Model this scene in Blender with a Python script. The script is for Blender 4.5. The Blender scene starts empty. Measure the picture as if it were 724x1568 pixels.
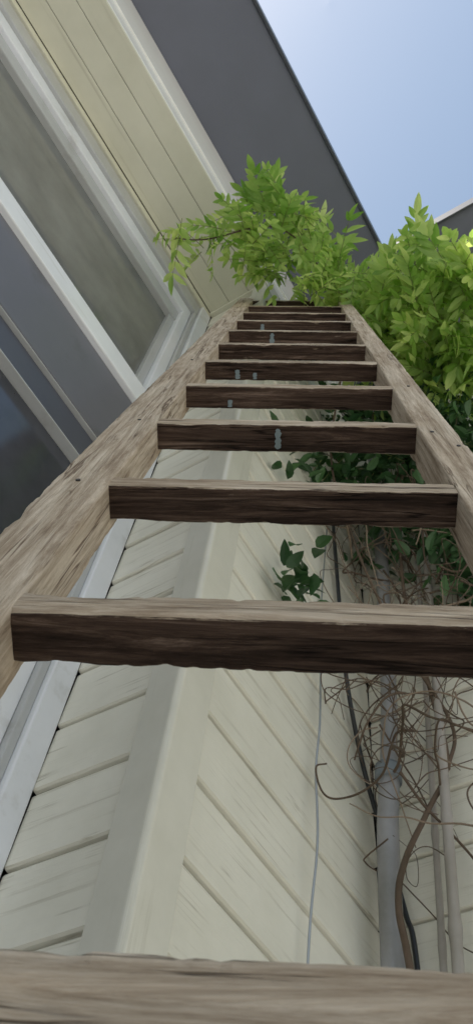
import bpy, bmesh, math, random
import numpy as np
from mathutils import Vector, Matrix, noise
random.seed(7)
H = 1.25            # camera height above the ground; z values below are written relative to the camera height
scene = bpy.context.scene
scene.view_settings.view_transform='Standard'; scene.view_settings.look='None'; scene.view_settings.exposure=0

# ------------------------------------------------------------ helpers
def link(o, parent=None):
    scene.collection.objects.link(o)
    if parent is not None: o.parent = parent
    return o
def empty(name, loc=(0,0,0)):
    e=bpy.data.objects.new(name,None); e.empty_display_size=.1; link(e); return e
def mesh_obj(name, verts, faces, mat, parent=None, smooth=False):
    me=bpy.data.meshes.new(name); me.from_pydata([tuple(v) for v in verts],[],faces); me.update()
    if smooth:
        me.polygons.foreach_set('use_smooth',[True]*len(me.polygons))
    for m in (mat if isinstance(mat,(list,tuple)) else [mat]): me.materials.append(m)
    return link(bpy.data.objects.new(name,me),parent)
def box(name,x0,x1,y0,y1,z0,z1,mat,parent=None,bev=.0015):
    bm=bmesh.new(); bmesh.ops.create_cube(bm,size=1)
    for v in bm.verts:
        v.co=Vector((x0+(v.co.x+.5)*(x1-x0), y0+(v.co.y+.5)*(y1-y0), H+z0+(v.co.z+.5)*(z1-z0)))
    if bev: bmesh.ops.bevel(bm,geom=bm.edges[:],offset=bev,segments=2,affect='EDGES',profile=.5)
    me=bpy.data.meshes.new(name); bm.to_mesh(me); bm.free(); me.materials.append(mat)
    return link(bpy.data.objects.new(name,me),parent)
def catmull(pts,n=8):
    pts=[Vector(p) for p in pts]; P=[2*pts[0]-pts[1]]+pts+[2*pts[-1]-pts[-2]]; out=[]
    for i in range(1,len(P)-2):
        for j in range(n):
            t=j/n; a,b,c,d=P[i-1],P[i],P[i+1],P[i+2]
            out.append(.5*((2*b)+(c-a)*t+(2*a-5*b+4*c-d)*t*t+(3*b-3*c+d-a)*t**3))
    out.append(pts[-1]); return out
def tube_data(pts, rad, sides=8):
    V=[];F=[]; n=len(pts)
    up=Vector((.31,.77,.2)).normalized()
    for i,p in enumerate(pts):
        t=(pts[min(i+1,n-1)]-pts[max(i-1,0)]).normalized()
        a=t.cross(up).normalized(); b=t.cross(a).normalized()
        r=rad(i/(n-1)) if callable(rad) else rad
        for k in range(sides):
            an=2*math.pi*k/sides
            V.append(p+(a*math.cos(an)+b*math.sin(an))*r)
    for i in range(n-1):
        for k in range(sides):
            F.append((i*sides+k,i*sides+(k+1)%sides,(i+1)*sides+(k+1)%sides,(i+1)*sides+k))
    F.append(tuple(range(sides))[::-1]); F.append(tuple((n-1)*sides+k for k in range(sides)))
    return V,F
def tube(name,pts,rad,mat,parent=None,sides=10,n=8,smoothpath=True):
    p=[Vector((a,b,c+H)) for a,b,c in pts]
    if smoothpath: p=catmull(p,n)
    V,F=tube_data(p,rad,sides); return mesh_obj(name,V,F,mat,parent,True)

# ------------------------------------------------------------ materials
def newmat(name):
    m=bpy.data.materials.new(name); m.use_nodes=True; nt=m.node_tree
    return m,nt,nt.nodes['Principled BSDF']
def N(nt,t,**k):
    n=nt.nodes.new(t)
    for a,b in k.items(): setattr(n,a,b)
    return n
def ramp(nt,fac,stops):
    r=N(nt,'ShaderNodeValToRGB'); e=r.color_ramp.elements
    while len(e)<len(stops): e.new(.5)
    for i,(p,c) in enumerate(stops):
        e[i].position=p; e[i].color=(*c,1) if len(c)==3 else c
    nt.links.new(fac,r.inputs[0]); return r
def tex(nt,scale,nscale=1,detail=6,rough=.6,coord='Object',dist=0,loc=(0,0,0)):
    tc=N(nt,'ShaderNodeTexCoord'); mp=N(nt,'ShaderNodeMapping'); mp.inputs['Scale'].default_value=scale; mp.inputs['Location'].default_value=loc
    nt.links.new(tc.outputs[coord],mp.inputs[0])
    n=N(nt,'ShaderNodeTexNoise'); n.inputs['Scale'].default_value=nscale; n.inputs['Detail'].default_value=detail
    n.inputs['Roughness'].default_value=rough; n.inputs['Distortion'].default_value=dist
    nt.links.new(mp.outputs[0],n.inputs['Vector']); return n
def mixc(nt,f,a,b,mode='MIX'):
    m=N(nt,'ShaderNodeMix',data_type='RGBA',blend_type=mode)
    for i,v in ((0,f),(6,a),(7,b)):
        if hasattr(v,'is_linked') or hasattr(v,'links'): nt.links.new(v,m.inputs[i])
        elif i==0: m.inputs[0].default_value=v
        else: m.inputs[i].default_value=(*v,1)
    return m.outputs[2]
def bump(nt,b,h,strength=.3,dist=.002,prev=None):
    n=N(nt,'ShaderNodeBump'); n.inputs['Strength'].default_value=strength; n.inputs['Distance'].default_value=dist
    nt.links.new(h,n.inputs['Height'])
    if prev is not None: nt.links.new(prev.outputs[0],n.inputs['Normal'])
    nt.links.new(n.outputs[0],b.inputs['Normal']); return n

def paint(name,col,rough=.45,grain=(2,60,60),gs=.25,dirt=.25,metal=0,crack=.6,lines=None):
    m,nt,b=newmat(name)
    g=tex(nt,grain,1,8,.65); d=tex(nt,(1,1,1),3.5,7,.65)
    dr=ramp(nt,d.outputs[0],[(.35,(1-dirt,1-dirt,1-dirt*1.15)),(.65,(1,1,1))])
    c=mixc(nt,1,col,dr.outputs[0],'MULTIPLY')
    gr=ramp(nt,g.outputs[0],[(.30,(.72,.70,.66)),(.42,(1,1,1))])
    c=mixc(nt,crack,c,gr.outputs[0],'MULTIPLY')
    bp=None
    if gs: bp=bump(nt,b,g.outputs[0],gs,.002)
    if lines:
        l=tex(nt,lines,1,3,.5,dist=.4); k=tex(nt,(1,1,1),4.5,4)
        lr=ramp(nt,l.outputs[0],[(.485,(1,1,1)),(.50,(.45,.42,.36)),(.515,(1,1,1))])
        kr=ramp(nt,k.outputs[0],[(.50,(0,0,0)),(.62,(.75,.75,.75))])
        c=mixc(nt,kr.outputs[0],c,mixc(nt,1,c,lr.outputs[0],'MULTIPLY'))
        bump(nt,b,lr.outputs[0],.35,.0015,bp)
    nt.links.new(c,b.inputs['Base Color']); b.inputs['Roughness'].default_value=rough; b.inputs['Metallic'].default_value=metal
    return m
M_sidA=paint('siding_paint_x',(.80,.78,.70),.5,(2.0,40,60),.9,.13,crack=.9,lines=(1.3,20,48))
M_sidB=paint('siding_paint_y',(.80,.78,.70),.5,(40,2.0,60),.9,.13,crack=.9,lines=(20,1.3,48))
M_trim=paint('corner_paint',(.71,.695,.625),.25,(40,40,1.5),.15,.14)
M_sofl=paint('header_soffit_paint',(.73,.715,.60),.5,(1,40,40),.1,.10)
M_white=paint('header_white_paint',(.93,.925,.91),.2,(1,60,60),.08,.05)
M_roof=paint('grey_soffit',(.145,.155,.20),.55,(1,1,1),.05,.08,crack=0)
M_edge=paint('roof_edge',(.06,.065,.08),.4,(8,8,8),.0,.1)
M_frame=paint('window_frame_white',(.83,.85,.91),.3,(8,8,8),.0,.1)
M_frame2=paint('window_frame_grey',(.50,.51,.52),.3,(8,8,8),.0,.1)
M_bar=paint('aluminium_bar',(.91,.93,.97),.25,(3,60,60),.0,.08)
M_panel=paint('door_panel_grey',(.16,.16,.185),.4,(8,8,8),.0,.1)
M_panel2=paint('door_panel_slate',(.085,.09,.115),.4,(8,8,8),.0,.1)
M_gap=paint('seal_black',(.02,.02,.02),.6,(8,8,8),.0,.1)
M_groove=paint('shadow_gap_paint',(.29,.27,.22),.6,(8,8,8),.0,.1)
def glass(name,col,rough):
    m,nt,b=newmat(name); n=tex(nt,(1,1,1),6,5)
    r=ramp(nt,n.outputs[0],[(.3,tuple(c*.8 for c in col)),(.7,tuple(min(1,c*1.25) for c in col))])
    nt.links.new(r.outputs[0],b.inputs['Base Color']); b.inputs['Roughness'].default_value=rough; b.inputs['Specular IOR Level'].default_value=.8
    return m
M_glass=glass('window_glass',(.17,.175,.17),.06)
M_dglass=glass('door_glass',(.05,.053,.068),.15)

def wood(name,ac=75,ck=(.10,.075,.06),m0=.44):
    m,nt,b=newmat(name)
    g=tex(nt,(5,ac,ac),1,9,.80,dist=.5); g2=tex(nt,(3.5,14,14),1.6,7,.7); cr=tex(nt,(2.2,60,60),1,4,.55,dist=.35)
    cm=tex(nt,(3,20,20),1.3,4,.6,loc=(5,2,1))
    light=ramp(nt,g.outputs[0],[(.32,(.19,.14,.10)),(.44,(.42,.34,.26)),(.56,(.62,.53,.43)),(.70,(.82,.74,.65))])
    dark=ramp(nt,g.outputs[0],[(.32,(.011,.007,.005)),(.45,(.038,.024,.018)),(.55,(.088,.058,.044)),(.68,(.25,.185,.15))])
    bl=ramp(nt,g2.outputs[0],[(.34,(.58,.51,.45)),(.46,(.86,.82,.78)),(.60,(1.0,1.0,1.0))])
    c1=mixc(nt,.85,light.outputs[0],bl.outputs[0],'MULTIPLY')
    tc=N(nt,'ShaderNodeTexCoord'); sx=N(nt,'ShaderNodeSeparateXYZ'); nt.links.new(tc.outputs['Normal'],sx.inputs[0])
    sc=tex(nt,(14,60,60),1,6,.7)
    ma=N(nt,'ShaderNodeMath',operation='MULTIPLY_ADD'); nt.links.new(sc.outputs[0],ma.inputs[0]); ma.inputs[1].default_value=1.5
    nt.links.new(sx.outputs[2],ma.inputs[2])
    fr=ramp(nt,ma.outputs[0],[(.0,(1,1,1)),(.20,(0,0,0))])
    # open cracks: thin iso-lines of a stretched noise, present only in patches
    ln=ramp(nt,cr.outputs[0],[(.480,(1,1,1)),(.494,ck),(.502,ck),(.516,(1,1,1))])
    mk=ramp(nt,cm.outputs[0],[(m0,(0,0,0)),(m0+.10,(1,1,1))])
    crk=mixc(nt,mk.outputs[0],(1,1,1),ln.outputs[0])
    return m,nt,b,c1,dark,fr,g,crk
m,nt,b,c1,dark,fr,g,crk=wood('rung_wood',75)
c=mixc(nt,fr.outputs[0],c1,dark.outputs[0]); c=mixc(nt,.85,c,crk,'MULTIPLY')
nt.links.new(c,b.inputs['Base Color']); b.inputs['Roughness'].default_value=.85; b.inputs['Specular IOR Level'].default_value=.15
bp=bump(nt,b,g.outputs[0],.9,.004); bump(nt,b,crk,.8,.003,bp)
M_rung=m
m,nt,b,c1,dark,fr,g,crk=wood('rail_wood',110,(.24,.18,.14),.47)
c=mixc(nt,.8,c1,crk,'MULTIPLY')
nt.links.new(c,b.inputs['Base Color']); b.inputs['Roughness'].default_value=.85; b.inputs['Specular IOR Level'].default_value=.25
bp=bump(nt,b,g.outputs[0],.8,.0035); bump(nt,b,crk,.6,.0025,bp)
M_rail=m

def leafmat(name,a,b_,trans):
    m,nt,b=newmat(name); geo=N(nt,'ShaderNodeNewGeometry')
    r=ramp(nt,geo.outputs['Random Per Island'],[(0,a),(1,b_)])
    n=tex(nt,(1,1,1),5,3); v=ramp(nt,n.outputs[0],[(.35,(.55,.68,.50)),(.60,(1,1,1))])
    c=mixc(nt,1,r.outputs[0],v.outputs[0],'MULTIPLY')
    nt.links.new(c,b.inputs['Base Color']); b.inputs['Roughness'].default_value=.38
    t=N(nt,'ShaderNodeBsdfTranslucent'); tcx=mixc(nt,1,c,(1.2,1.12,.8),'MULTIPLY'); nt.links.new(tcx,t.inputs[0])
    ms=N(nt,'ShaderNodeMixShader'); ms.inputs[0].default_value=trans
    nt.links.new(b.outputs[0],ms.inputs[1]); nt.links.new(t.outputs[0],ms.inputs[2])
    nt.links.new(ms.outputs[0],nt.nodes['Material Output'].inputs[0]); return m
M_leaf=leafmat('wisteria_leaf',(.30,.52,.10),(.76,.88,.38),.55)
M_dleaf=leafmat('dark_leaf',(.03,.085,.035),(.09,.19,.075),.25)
M_stem=paint('vine_bark',(.13,.09,.065),.85,(30,30,30),.6,.5)
M_twig=paint('dry_twig',(.28,.215,.165),.85,(30,30,30),.6,.4)
M_gstem=paint('green_stem',(.24,.28,.09),.6,(30,30,30),.2,.3)
M_pipe=paint('grey_pvc',(.31,.31,.33),.35,(12,12,3),.1,.4)
M_pipe2=paint('grey_pvc_collar',(.18,.21,.24),.35,(12,12,3),.1,.4)
M_pole=paint('bamboo_grey',(.40,.37,.35),.6,(40,40,3),.3,.35)
M_cable=paint('black_cable',(.02,.022,.026),.4,(9,9,9),0,.1)
M_wire=paint('steel_wire',(.45,.46,.48),.35,(9,9,9),0,.1,.8)
M_nail=paint('nail_iron',(.05,.045,.045),.6,(40,40,40),0,.3)
M_blue=paint('blue_paint',(.22,.28,.32),.6,(40,40,40),.3,.4)
M_ground=paint('paving',(.58,.57,.545),.9,(9,9,9),.3,.2)
M_bounce=paint('bounce_wall_paint',(.78,.765,.73),.9,(9,9,9),.3,.15)  # pale, for the added wall that throws light back at the house

# ------------------------------------------------------------ house
house=empty('timber_house')
CX,AY,IX,BY = .717,.657,1.45,.916
BH=.1455; Z0=.793-14*BH
def siding(name,axis,c,lo,hi,zt,mat):
    V=[];F=[]
    rnd=random.Random(3)
    z=Z0
    while z<zt:
        z1=min(z+BH,zt); j=rnd.uniform(-.001,.001)
        prof=[(.013,z+.000),(.004,z+.0012),(.0,z+.004),(.0005,z+.02),(.004,z1-.010),(.007,z1-.0045),(.013,z1-.002)]
        segs=14
        base=len(V)
        for s in range(segs+1):
            t=lo+(hi-lo)*s/segs
            for (d,zz) in prof:
                w=.0008*noise.noise(Vector((t*3,zz*4,c*9)))
                if axis=='x': V.append((t,c+d+j+w,zz+H))
                else: V.append((c+d+j+w,t,zz+H))
        k=len(prof)
        for s in range(segs):
            for q in range(k-1):
                a=base+s*k+q
                f=(a,a+k,a+k+1,a+1)
                F.append(f if axis=='x' else f[::-1])
        z+=BH
    return mesh_obj(name,V,F,mat,house)
siding('siding_wall_panel','x',AY,CX+.0745,IX,3.41,M_sidA)
siding('siding_return_panel','y',CX,AY+.0575,BY,3.38,M_sidB)
siding('siding_side_panel','y',IX,-4.0,AY,3.41,M_sidB)
box('wall_core',CX+.013,IX+1.2,AY+.013,2.2,-H,3.84,M_gap,house,0)
box('side_wall_core',IX+.013,IX+1.2,-4.0,AY+.012,-H,3.84,M_gap,house,0)
def corner():
    r=.011; P=[]
    x0,y0=CX-.014,AY-.014
    prof=[(CX+.072,AY+.012),(CX+.072,y0+.002),(CX+.070,y0)]
    prof+=[(x0+r,y0)]
    for i in range(1,7):
        a=math.pi/2*i/6; prof.append((x0+r-r*math.sin(a),y0+r-r*math.cos(a)))
    prof+=[(x0,AY+.053),(x0+.002,AY+.055),(CX+.012,AY+.055)]
    V=[];F=[];n=len(prof);S=30
    for s in range(S+1):
        z=-H+(3.41+H)*s/S
        for (x,y) in prof:
            w=.0007*noise.noise(Vector((x*30,y*30,z*2)))
            V.append((x+w,y+w,z+H))
    for s in range(S):
        for q in range(n-1):
            a=s*n+q; F.append((a,a+n,a+n+1,a+1))
    o=mesh_obj('corner_board',V,F,M_trim,house)
    bm=bmesh.new(); bm.from_mesh(o.data); bmesh.ops.recalc_face_normals(bm,faces=bm.faces[:]); bm.to_mesh(o.data); bm.free()
corner()
ys=[AY-.012,.735,.826,BY-.001]
for i in range(3):
    box('header_soffit_board_%d'%(i+1),-4,CX+.010,ys[i]+.001,ys[i+1]-.001,3.40,3.42,M_sofl,house,.0025)
box('header_soffit_backing',-4,CX,AY,BY-.002,3.405,3.43,M_groove,house,0)
box('return_cap_trim',CX-.012,CX+.012,AY+.002,BY-.001,3.378,3.3985,M_sofl,house,.002)
box('header_core',-4,CX,AY+.006,BY+.1,3.432,3.84,M_gap,house,0)
zs=[3.421,3.475,3.55,3.70,3.857]
for i in range(4):
    box('frieze_board_%d'%(i+1),-4,IX-.002,AY-.012+.006*(i%2)-.004*(i==3),AY+.005,zs[i]+.0015,zs[i+1]-.0015,M_white,house,.003)
box('frieze_backing',-4,IX-.002,AY,AY+.0055,3.424,3.857,M_groove,house,0)
box('eaves_soffit',-4,IX+1,.245,2.2,3.86,3.90,M_roof,house,.002)
box('side_eaves_soffit',.955,IX+1,-4,.243,3.86,3.90,M_roof,house,.002)
box('eaves_fascia',-4,.952,.232,.244,3.848,3.93,M_edge,house,.002)
box('side_eaves_fascia',.943,.9545,-4,.2315,3.848,3.93,M_edge,house,.002)
# window
box('window_head_trim',-4,CX-.002,BY,BY+.1,3.355,3.399,M_sofl,house,.002)
box('window_head_seal',-4,.66,BY+.012,BY+.1,3.345,3.3545,M_gap,house,0)
box('window_head_frame_outer',-4,.658,BY+.006,BY+.1,3.25,3.342,M_frame2,house,.004)
box('window_head_frame_mid',-4,.640,BY+.022,BY+.1,3.17,3.249,M_frame,house,.004)
box('window_head_frame_inner',-4,.618,BY+.040,BY+.1,3.09,3.169,M_frame2,house,.004)
box('window_jamb_outer',.66,CX-.001,BY-.004,BY+.1,-H,3.354,M_frame,house,.004)
box('window_jamb_mid',.641,.6595,BY+.008,BY+.1,-H,3.249,M_frame2,house,.003)
box('window_jamb_inner',.60,.6405,BY+.022,BY+.1,-H,3.169,M_frame,house,.004)
box('window_transom',-4,.60,BY+.002,BY+.1,2.25,2.345,M_bar,house,.004)
box('window_sash_bottom',-4,.60,BY+.03,BY+.1,2.346,2.385,M_frame2,house,.003)
box('window_sash_side',.57,.5995,BY+.045,BY+.1,2.386,3.089,M_frame2,house,.003)
box('window_glass_pane',-4,.57,BY+.065,BY+.08,2.385,3.09,M_glass,house,0)
box('door_head',-4,.60,BY+.02,BY+.1,1.935,2.249,M_panel,house,.004)
box('door_track_upper',-4,.60,BY+.018,BY+.1,1.923,1.926,M_frame2,house,.001)
box('door_rail',-4,.60,BY+.03,BY+.1,1.81,1.920,M_panel2,house,.002)
box('door_track_lower',-4,.60,BY+.022,BY+.1,1.799,1.803,M_frame2,house,.001)
box('door_glass_pane',-4,.60,BY+.05,BY+.08,-H,1.796,M_dglass,house,0)
box('back_wall',-4,CX,BY+.11,2.2,-H,3.84,M_gap,house,0)

# ------------------------------------------------------------ ladder
lad=empty('wooden_ladder')
C1=Vector((.2555,.1741,.4044+H)); L=Vector((.1820,.1332,.9744)).normalized()
R=Vector((.503,-.871,-.0124)); R=(R-L*R.dot(L)).normalized(); B=L.cross(R).normalized()
SP=.2805; HW=.155
def place(o,org,ax,ay,az):
    o.matrix_world=Matrix(((ax.x,ay.x,az.x,org.x),(ax.y,ay.y,az.y,org.y),(ax.z,ay.z,az.z,org.z),(0,0,0,1))); o.parent=lad
def beam(name,org,ax,ay,az,x0,x1,y0,y1,z0,z1,mat,seed,segs=90,rough=1.0):
    cr=.0026; prof=[]
    for (cy,cz,a0) in ((y0+cr,z0+cr,180),(y1-cr,z0+cr,270),(y1-cr,z1-cr,0),(y0+cr,z1-cr,90)):
        for k in range(4):
            a=math.radians(a0+30*k); prof.append((cy+cr*math.cos(a),cz+cr*math.sin(a),True))
    P=[]
    for i in range(16):
        P.append(prof[i])
        if i%4==3:
            a=prof[i]; c=prof[(i+1)%16]
            for t in (.15,.33,.5,.67,.85): P.append((a[0]+(c[0]-a[0])*t,a[1]+(c[1]-a[1])*t,False))
    n=len(P); V=[];F=[]; cy=(y0+y1)/2; cz=(z0+z1)/2
    for s in range(segs+1):
        x=x0+(x1-x0)*s/segs
        bow=.0010*noise.noise(Vector((x*2.2,seed,0))); bow2=.0010*noise.noise(Vector((x*2.2,seed,5)))
        for (y,z,c) in P:
            d=.0006*noise.noise(Vector((x*18,y*90+seed,z*90)))*rough
            if c:
                cs=(1 if y>cy else -1)*3.1+(1 if z>cz else -1)*7.7
                q=noise.noise(Vector((x*24,cs+seed*3,1.3))); q2=noise.noise(Vector((x*120,cs+seed,9)))
                d-=(max(0,q-.18)*.0045+max(0,q2-.05)*.0018)*rough
            vy,vz=(y-cy),(z-cz); l=math.hypot(vy,vz)
            V.append((x+seed*7,y+vy/l*d+bow,z+vz/l*d+bow2))
    for s in range(segs):
        for q in range(n):
            F.append((s*n+q,(s+1)*n+q,(s+1)*n+(q+1)%n,s*n+(q+1)%n))
    F.append(tuple(range(n))); F.append(tuple(segs*n+q for q in range(n))[::-1])
    o=mesh_obj(name,V,F,mat,None)
    bm=bmesh.new(); bm.from_mesh(o.data); bmesh.ops.recalc_face_normals(bm,faces=bm.faces[:]); bm.to_mesh(o.data); bm.free()
    place(o,org-ax*(seed*7),ax,ay,az)      # origin shifted along the length so each piece has its own grain
    return o
for k in range(-5,11):
    org=C1+L*(SP*k)+B*.0015+R*random.uniform(-.001,.001)
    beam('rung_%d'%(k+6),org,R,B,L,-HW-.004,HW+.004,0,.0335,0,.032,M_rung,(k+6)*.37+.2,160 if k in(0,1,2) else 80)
smin=-(.4044+H)/L.z; smax=2.93
beam('rail_left',C1,L,B,R,smin,smax,0,.045,-HW-.054,-HW,M_rail,1.3,900,.7)
beam('rail_right',C1,L,B,R,smin,smax-.02,0,.047,HW,HW+.042,M_rail,2.1,900,.8)
for i,(s,rr_) in enumerate(((.46,.186),(.53,.168),(.30,.176),(.29,-.185),(.57,-.178),(.86,.180),(1.13,-.18))):
    V,F=tube_data([Vector((0,-.0012,0)),Vector((0,.004,0))],.0022,10)
    o=mesh_obj('nail_head_%d'%(i+1),V,F,M_nail,None); place(o,C1+L*s+R*rr_,R,B,L)
rp=random.Random(4)
def drip(k,xo,wd,y0,y1):
    org=C1+L*(SP*k)+B*.0015; V=[];F=[]; n=14
    for i in range(n+1):
        y=y0+(y1-y0)*i/n; h=wd*.5*(.7+.6*rp.random())*(1 if 0<i<n else .3); c=xo+rp.uniform(-.0006,.0006)
        V+= [(c-h,y,-.0016),(c+h,y,-.0016),(c-h*.8,y,.001),(c+h*.8,y,.001)]
    for i in range(n):
        a=4*i; F+=[(a,a+1,a+5,a+4),(a+1,a+3,a+7,a+5),(a+2,a,a+4,a+6)]
    o=mesh_obj('paint_drip',V,F,M_blue,None); place(o,org,R,B,L)
drip(2,-.009,.0065,.004,.029); drip(3,-.088,.006,.02,.031); drip(4,-.096,.008,.014,.031); drip(4,-.064,.007,.019,.031)
drip(6,-.05,.010,.004,.031); drip(7,-.085,.008,.008,.031)

# ------------------------------------------------------------ pipe, poles, cable, wire
pipe=empty('downpipe')
tube('pipe',[(1.355,.625,-H),(1.361,.5985,.93),(1.37,.565,1.68),(1.375,.55,2.6),(1.375,.55,3.8)],.0200,M_pipe,pipe,24)
tube('pipe_socket',[(1.3555,.622,-H),(1.361,.5985,.93),(1.366,.581,1.385)],.0228,M_pipe,pipe,24)
tube('collar',[(1.3655,.583,1.365),(1.366,.582,1.385),(1.3662,.581,1.405)],.0300,M_pipe2,pipe,24,3)
def pole(par,a,b,r):
    a=Vector(a);b=Vector(b); pts=[]
    n=120
    for i in range(n+1):
        t=i/n; p=a.lerp(b,t); pts.append(Vector((p.x+.004*math.sin(t*9),p.y+.004*math.sin(t*7+1),p.z+H)))
    ln=(b-a).length
    def rad(t):
        d=(t*ln/.24)%1.0
        return r*(1+.25*math.exp(-((d-.5)/.035)**2))*(1-.25*t)
    V,F=tube_data(pts,rad,12); mesh_obj('cane',V,F,M_pole,par,True)
p1=empty('bamboo_pole'); pole(p1,(1.365,.60,-H+.2),(1.38,.39,2.6),.0130)
p2=empty('bamboo_pole.001'); pole(p2,(1.385,.635,-H+.2),(1.405,.45,2.2),.0085)
cab=empty('black_cable'); tube('cable',[(1.2,.64,2.6),(1.26,.642,1.95),(1.29,.64,1.653),(1.37,.645,1.45),(1.43,.63,1.275),(1.44,.60,1.1),(1.44,.585,.967),(1.44,.575,.3)],.0055,M_cable,cab,8)
wi=empty('steel_wire'); tube('wire',[(1.20,.64,2.4),(1.165,.645,1.8),(1.158,.64,1.528),(1.148,.635,1.36),(1.144,.64,1.233),(1.136,.63,1.05),(1.128,.64,.811),(1.12,.64,.2)],.0024,M_wire,wi,8)

# ------------------------------------------------------------ wisteria
wis=empty('wisteria_vine')
def leaflet(V,F,base,d,nrm,ln,wd,droop):
    d=d.normalized(); s=d.cross(nrm).normalized(); n=s.cross(d).normalized()
    prof=[(0,.08),(.16,.75),(.40,1.0),(.68,.78),(.88,.36),(1,0.0)]
    i0=len(V)
    for t,w in prof:
        c=base+d*ln*t-n*(droop*ln*t*t)
        V.append(c)
        V.append(c+s*wd*w*.5+n*wd*w*.14); V.append(c-s*wd*w*.5+n*wd*w*.14)
    for k in range(len(prof)-1):
        a=i0+3*k; b=a+3
        F.append((a,a+1,b+1,b)); F.append((a,b,b+2,a+2))
def compound(V,F,SV,SF,org,d,nrm,ln,pairs,ll,lw,rnd):
    d=d.normalized(); s=d.cross(nrm).normalized(); n=s.cross(d).normalized()
    pts=[]
    dr=rnd.uniform(.1,.6)
    for i in range(9):
        t=i/8; pts.append(org+d*ln*t-Vector((0,0,1))*dr*ln*t*t)
    v,f=tube_data(pts,lambda t:.0016*(1-.5*t),4); o=len(SV); SV.extend(v); SF.extend([tuple(x+o for x in q) for q in f])
    for k in range(pairs):
        t=.18+.78*k/(pairs-1); x=t*8; i=min(int(x),7); p=pts[i].lerp(pts[i+1],x-i)
        dd=(pts[i+1]-pts[i]).normalized()
        sc=(1-.35*abs(t-.5))*rnd.uniform(.85,1.1)
        for sg in (-1,1):
            a=rnd.uniform(.6,.95)
            q=(dd*math.cos(a)+s*sg*math.sin(a)+n*rnd.uniform(-.3,.1)).normalized()
            leaflet(V,F,p,q,n+Vector((rnd.uniform(-.25,.25),rnd.uniform(-.25,.25),rnd.uniform(-.2,.2))),ll*sc,lw*sc,rnd.uniform(.0,.45))
    leaflet(V,F,pts[-1],(pts[-1]-pts[-2]).normalized(),n,ll*1.05,lw,.2)
def foliage(name,clusters,mat,seed,ll=.062,lw=.021,rl=.2):
    rnd=random.Random(seed); V=[];F=[];SV=[];SF=[]
    for (x,y,z,r,cnt,bias) in clusters:
        c=Vector((x,y,z+H))
        for i in range(cnt):
            o=Vector((rnd.gauss(0,1),rnd.gauss(0,1),rnd.gauss(0,1)*.9))*r*.55
            d=(o.normalized()*.6+Vector(bias)+Vector((rnd.gauss(0,.45),rnd.gauss(0,.45),rnd.gauss(0,.4)))).normalized()
            nrm=Vector((rnd.gauss(0,.5),rnd.gauss(0,.5),1)).normalized()
            s=rnd.uniform(.65,1.12)
            p=c+o-d*rl*s*.5
            compound(V,F,SV,SF,p,d,nrm,rl*s,rnd.choice((4,5,5,6)),ll*s,lw*s,rnd)
    mesh_obj(name,V,F,mat,wis,False); mesh_obj(name+'_stalks',SV,SF,M_gstem,wis,True)
top=[(.846,.404,3.28,.10,16,(0,0,0)),(.67,.419,3.19,.12,20,(-.2,-.1,.1)),(.535,.48,3.13,.12,19,(-.3,0,0)),
     (.439,.577,3.08,.08,11,(-.4,.1,0)),(.387,.697,3.01,.05,6,(-.4,.2,0)),(.345,.765,2.95,.03,3,(-.2,.3,-.2)),
     (.56,.391,3.22,.06,6,(-.2,-.1,.1)),(.42,.47,3.15,.05,4,(-.4,0,.2)),(.579,.579,3.06,.08,8,(-.2,0,-.2)),(.72,.44,2.98,.07,7,(0,-.1,-.3)),(.80,.36,3.10,.09,14,(0,0,0))]
right=[(.871,.097,2.93,.10,24,(-.1,-.1,0)),(.878,-.011,2.80,.10,22,(-.1,-.1,0)),(.947,.224,3.06,.12,26,(-.1,-.1,0)),(.989,.10,2.80,.12,28,(-.2,-.1,0)),
       (1.106,.102,2.774,.12,26,(-.2,-.1,0)),(.924,.308,3.20,.10,22,(-.1,0,0)),(1.152,.2545,2.986,.14,30,(-.1,0,0)),(1.15,0,2.8,.15,22,(0,0,0)),(1.0,-.1,2.75,.12,20,(0,0,0)),(1.08,.36,3.2,.12,22,(0,0,0))]
foliage('leaves_top',top,M_leaf,11,.068,.024,.165)
foliage('leaves_right',right,M_leaf,12,.080,.028,.18)
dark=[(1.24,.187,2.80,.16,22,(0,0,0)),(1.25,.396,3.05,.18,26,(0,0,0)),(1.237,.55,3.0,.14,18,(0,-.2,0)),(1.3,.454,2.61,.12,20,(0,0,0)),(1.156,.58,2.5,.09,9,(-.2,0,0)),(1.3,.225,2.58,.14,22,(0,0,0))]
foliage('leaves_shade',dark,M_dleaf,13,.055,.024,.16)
def ovals(name,cl,seed):
    rnd=random.Random(seed); V=[];F=[]
    for (x,y,z,r,cnt) in cl:
        for i in range(cnt):
            p=Vector((min(x+rnd.gauss(0,r),1.43),min(y+rnd.gauss(0,r*.7),.64),z+H+rnd.gauss(0,r)))
            d=Vector((rnd.gauss(-.2,.6),rnd.gauss(-.3,.6),rnd.gauss(-.1,.6)))
            leaflet(V,F,p,d,Vector((rnd.gauss(-.3,.5),rnd.gauss(-.3,.5),1)),rnd.uniform(.04,.065),rnd.uniform(.026,.036),.3)
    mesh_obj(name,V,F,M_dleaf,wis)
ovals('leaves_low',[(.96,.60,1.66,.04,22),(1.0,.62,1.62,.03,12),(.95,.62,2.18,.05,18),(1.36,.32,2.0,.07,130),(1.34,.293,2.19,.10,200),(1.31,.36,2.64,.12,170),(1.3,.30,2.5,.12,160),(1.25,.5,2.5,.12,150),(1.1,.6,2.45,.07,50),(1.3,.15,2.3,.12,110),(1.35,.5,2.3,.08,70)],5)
rnd=random.Random(21)
def vstem(pts,r,m=None): tube('stem',pts,lambda t:r*(1-.45*t),m or M_stem,wis,8,8)
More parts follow.
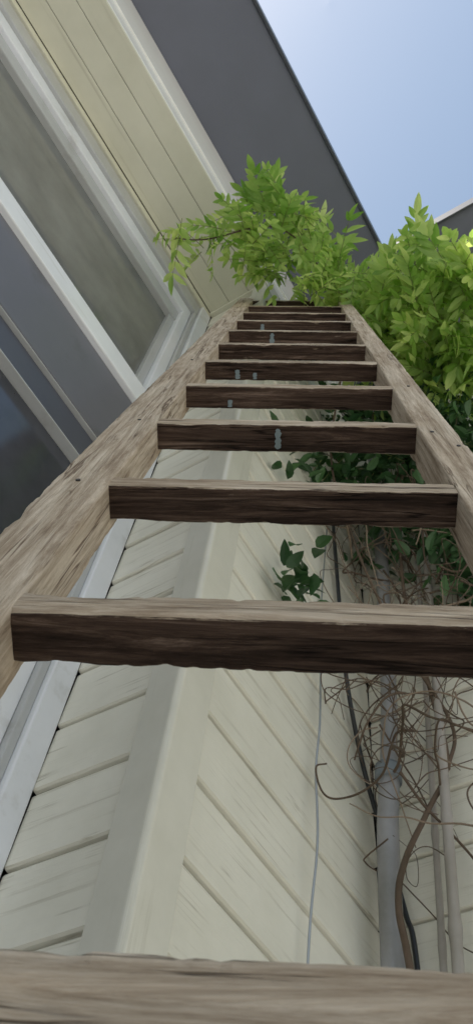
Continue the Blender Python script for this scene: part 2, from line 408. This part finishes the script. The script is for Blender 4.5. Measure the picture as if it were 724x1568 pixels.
vstem([(1.33,.52,-H),(1.34,.54,.2),(1.335,.553,.85),(1.315,.56,1.02),(1.32,.54,1.12),(1.36,.50,1.25),(1.38,.45,1.38),(1.37,.46,1.6),(1.33,.48,2.0),(1.28,.42,2.5),(1.1,.25,3.0),(.9,.2,3.2)],.0075)
vstem([(1.38,.45,1.36),(1.39,.43,1.5),(1.30,.50,1.75),(1.2,.56,2.1),(1.1,.58,2.5),(.95,.45,3.0),(.7,.42,3.17),(.5,.48,3.12),(.40,.68,3.0),(.33,.77,2.95)],.0045)
for i in range(150):
    z=rnd.uniform(1.25,2.5)+ (.3 if i%3==0 else 0)
    if i%2: z=rnd.uniform(1.15,2.1)
    c=Vector((rnd.uniform(1.18,1.42),rnd.uniform(.28,.6),z))
    p=c.copy(); h=Vector((rnd.gauss(0,1),rnd.gauss(0,.6),rnd.gauss(.2,.8))).normalized(); ax=Vector((rnd.gauss(0,1),rnd.gauss(0,1),rnd.gauss(0,1))).normalized()
    pts=[]; turn=rnd.uniform(-.5,.5)
    for k in range(rnd.choice((6,8,10,12))):
        pts.append((min(1.438,p.x),min(.64,p.y),p.z))
        turn+=rnd.gauss(0,.3); turn=max(-.8,min(.8,turn))
        h=(Matrix.Rotation(turn,3,ax)@h+Vector((rnd.gauss(0,.15),rnd.gauss(0,.15),rnd.gauss(0,.15)))).normalized()
        p=p+h*rnd.uniform(.03,.065)
        if p.x>1.435: h.x=-abs(h.x)
        if p.y>.635: h.y=-abs(h.y)
        if p.x<1.14: h.x=abs(h.x)
    vstem(pts,rnd.choice((.0011,.0014,.0017,.0022,.0032)),rnd.choice((M_stem,M_stem,M_twig)))

# ------------------------------------------------------------ ground and an unseen wall added behind the viewer to bounce sunlight
mesh_obj('ground',[(-300,-300,0),(300,-300,0),(300,300,0),(-300,300,0)],[(0,1,2,3)],M_ground)
bw=empty('bounce_wall')
box('bounce_wall_body',-9,7,-5.2,-5.0,-H,1.2,M_bounce,bw,.005)
box('bounce_wall_coping',-9.05,7.05,-5.25,-4.95,1.203,1.26,M_bounce,bw,.01)

# ------------------------------------------------------------ light & camera
sv=Vector((-.46,.22,.85)).normalized()
sl=bpy.data.lights.new('sun','SUN'); sl.energy=5; sl.angle=math.radians(.5); sl.color=(1,.965,.91)
so=link(bpy.data.objects.new('sun',sl)); so.rotation_euler=sv.to_track_quat('Z','Y').to_euler()
w=bpy.data.worlds.new('World'); scene.world=w; w.use_nodes=True; nt=w.node_tree
sk=nt.nodes.new('ShaderNodeTexSky'); sk.sky_type='NISHITA'; sk.sun_disc=False
sk.sun_elevation=math.asin(sv.z); sk.sun_rotation=math.atan2(sv.x,sv.y); sk.dust_density=2.6; sk.ozone_density=1.4; sk.air_density=2.2
nt.links.new(sk.outputs[0],nt.nodes['Background'].inputs[0]); nt.nodes['Background'].inputs[1].default_value=.15
cd=bpy.data.cameras.new('camera'); cam=link(bpy.data.objects.new('camera',cd)); scene.camera=cam
r=Vector((.5155,-.8522,.0911)).normalized(); f=Vector((.3922,.3288,.8593)); f=(f-r*f.dot(r)).normalized(); u=r.cross(f)
cam.matrix_world=Matrix(((r.x,u.x,-f.x,0),(r.y,u.y,-f.y,0),(r.z,u.z,-f.z,H),(0,0,0,1)))
cd.sensor_fit='VERTICAL'; cd.sensor_height=36; cd.lens=36*1330/1568; cd.clip_start=.01; cd.clip_end=1000
cd.dof.use_dof=True; cd.dof.focus_distance=.9; cd.dof.aperture_fstop=28
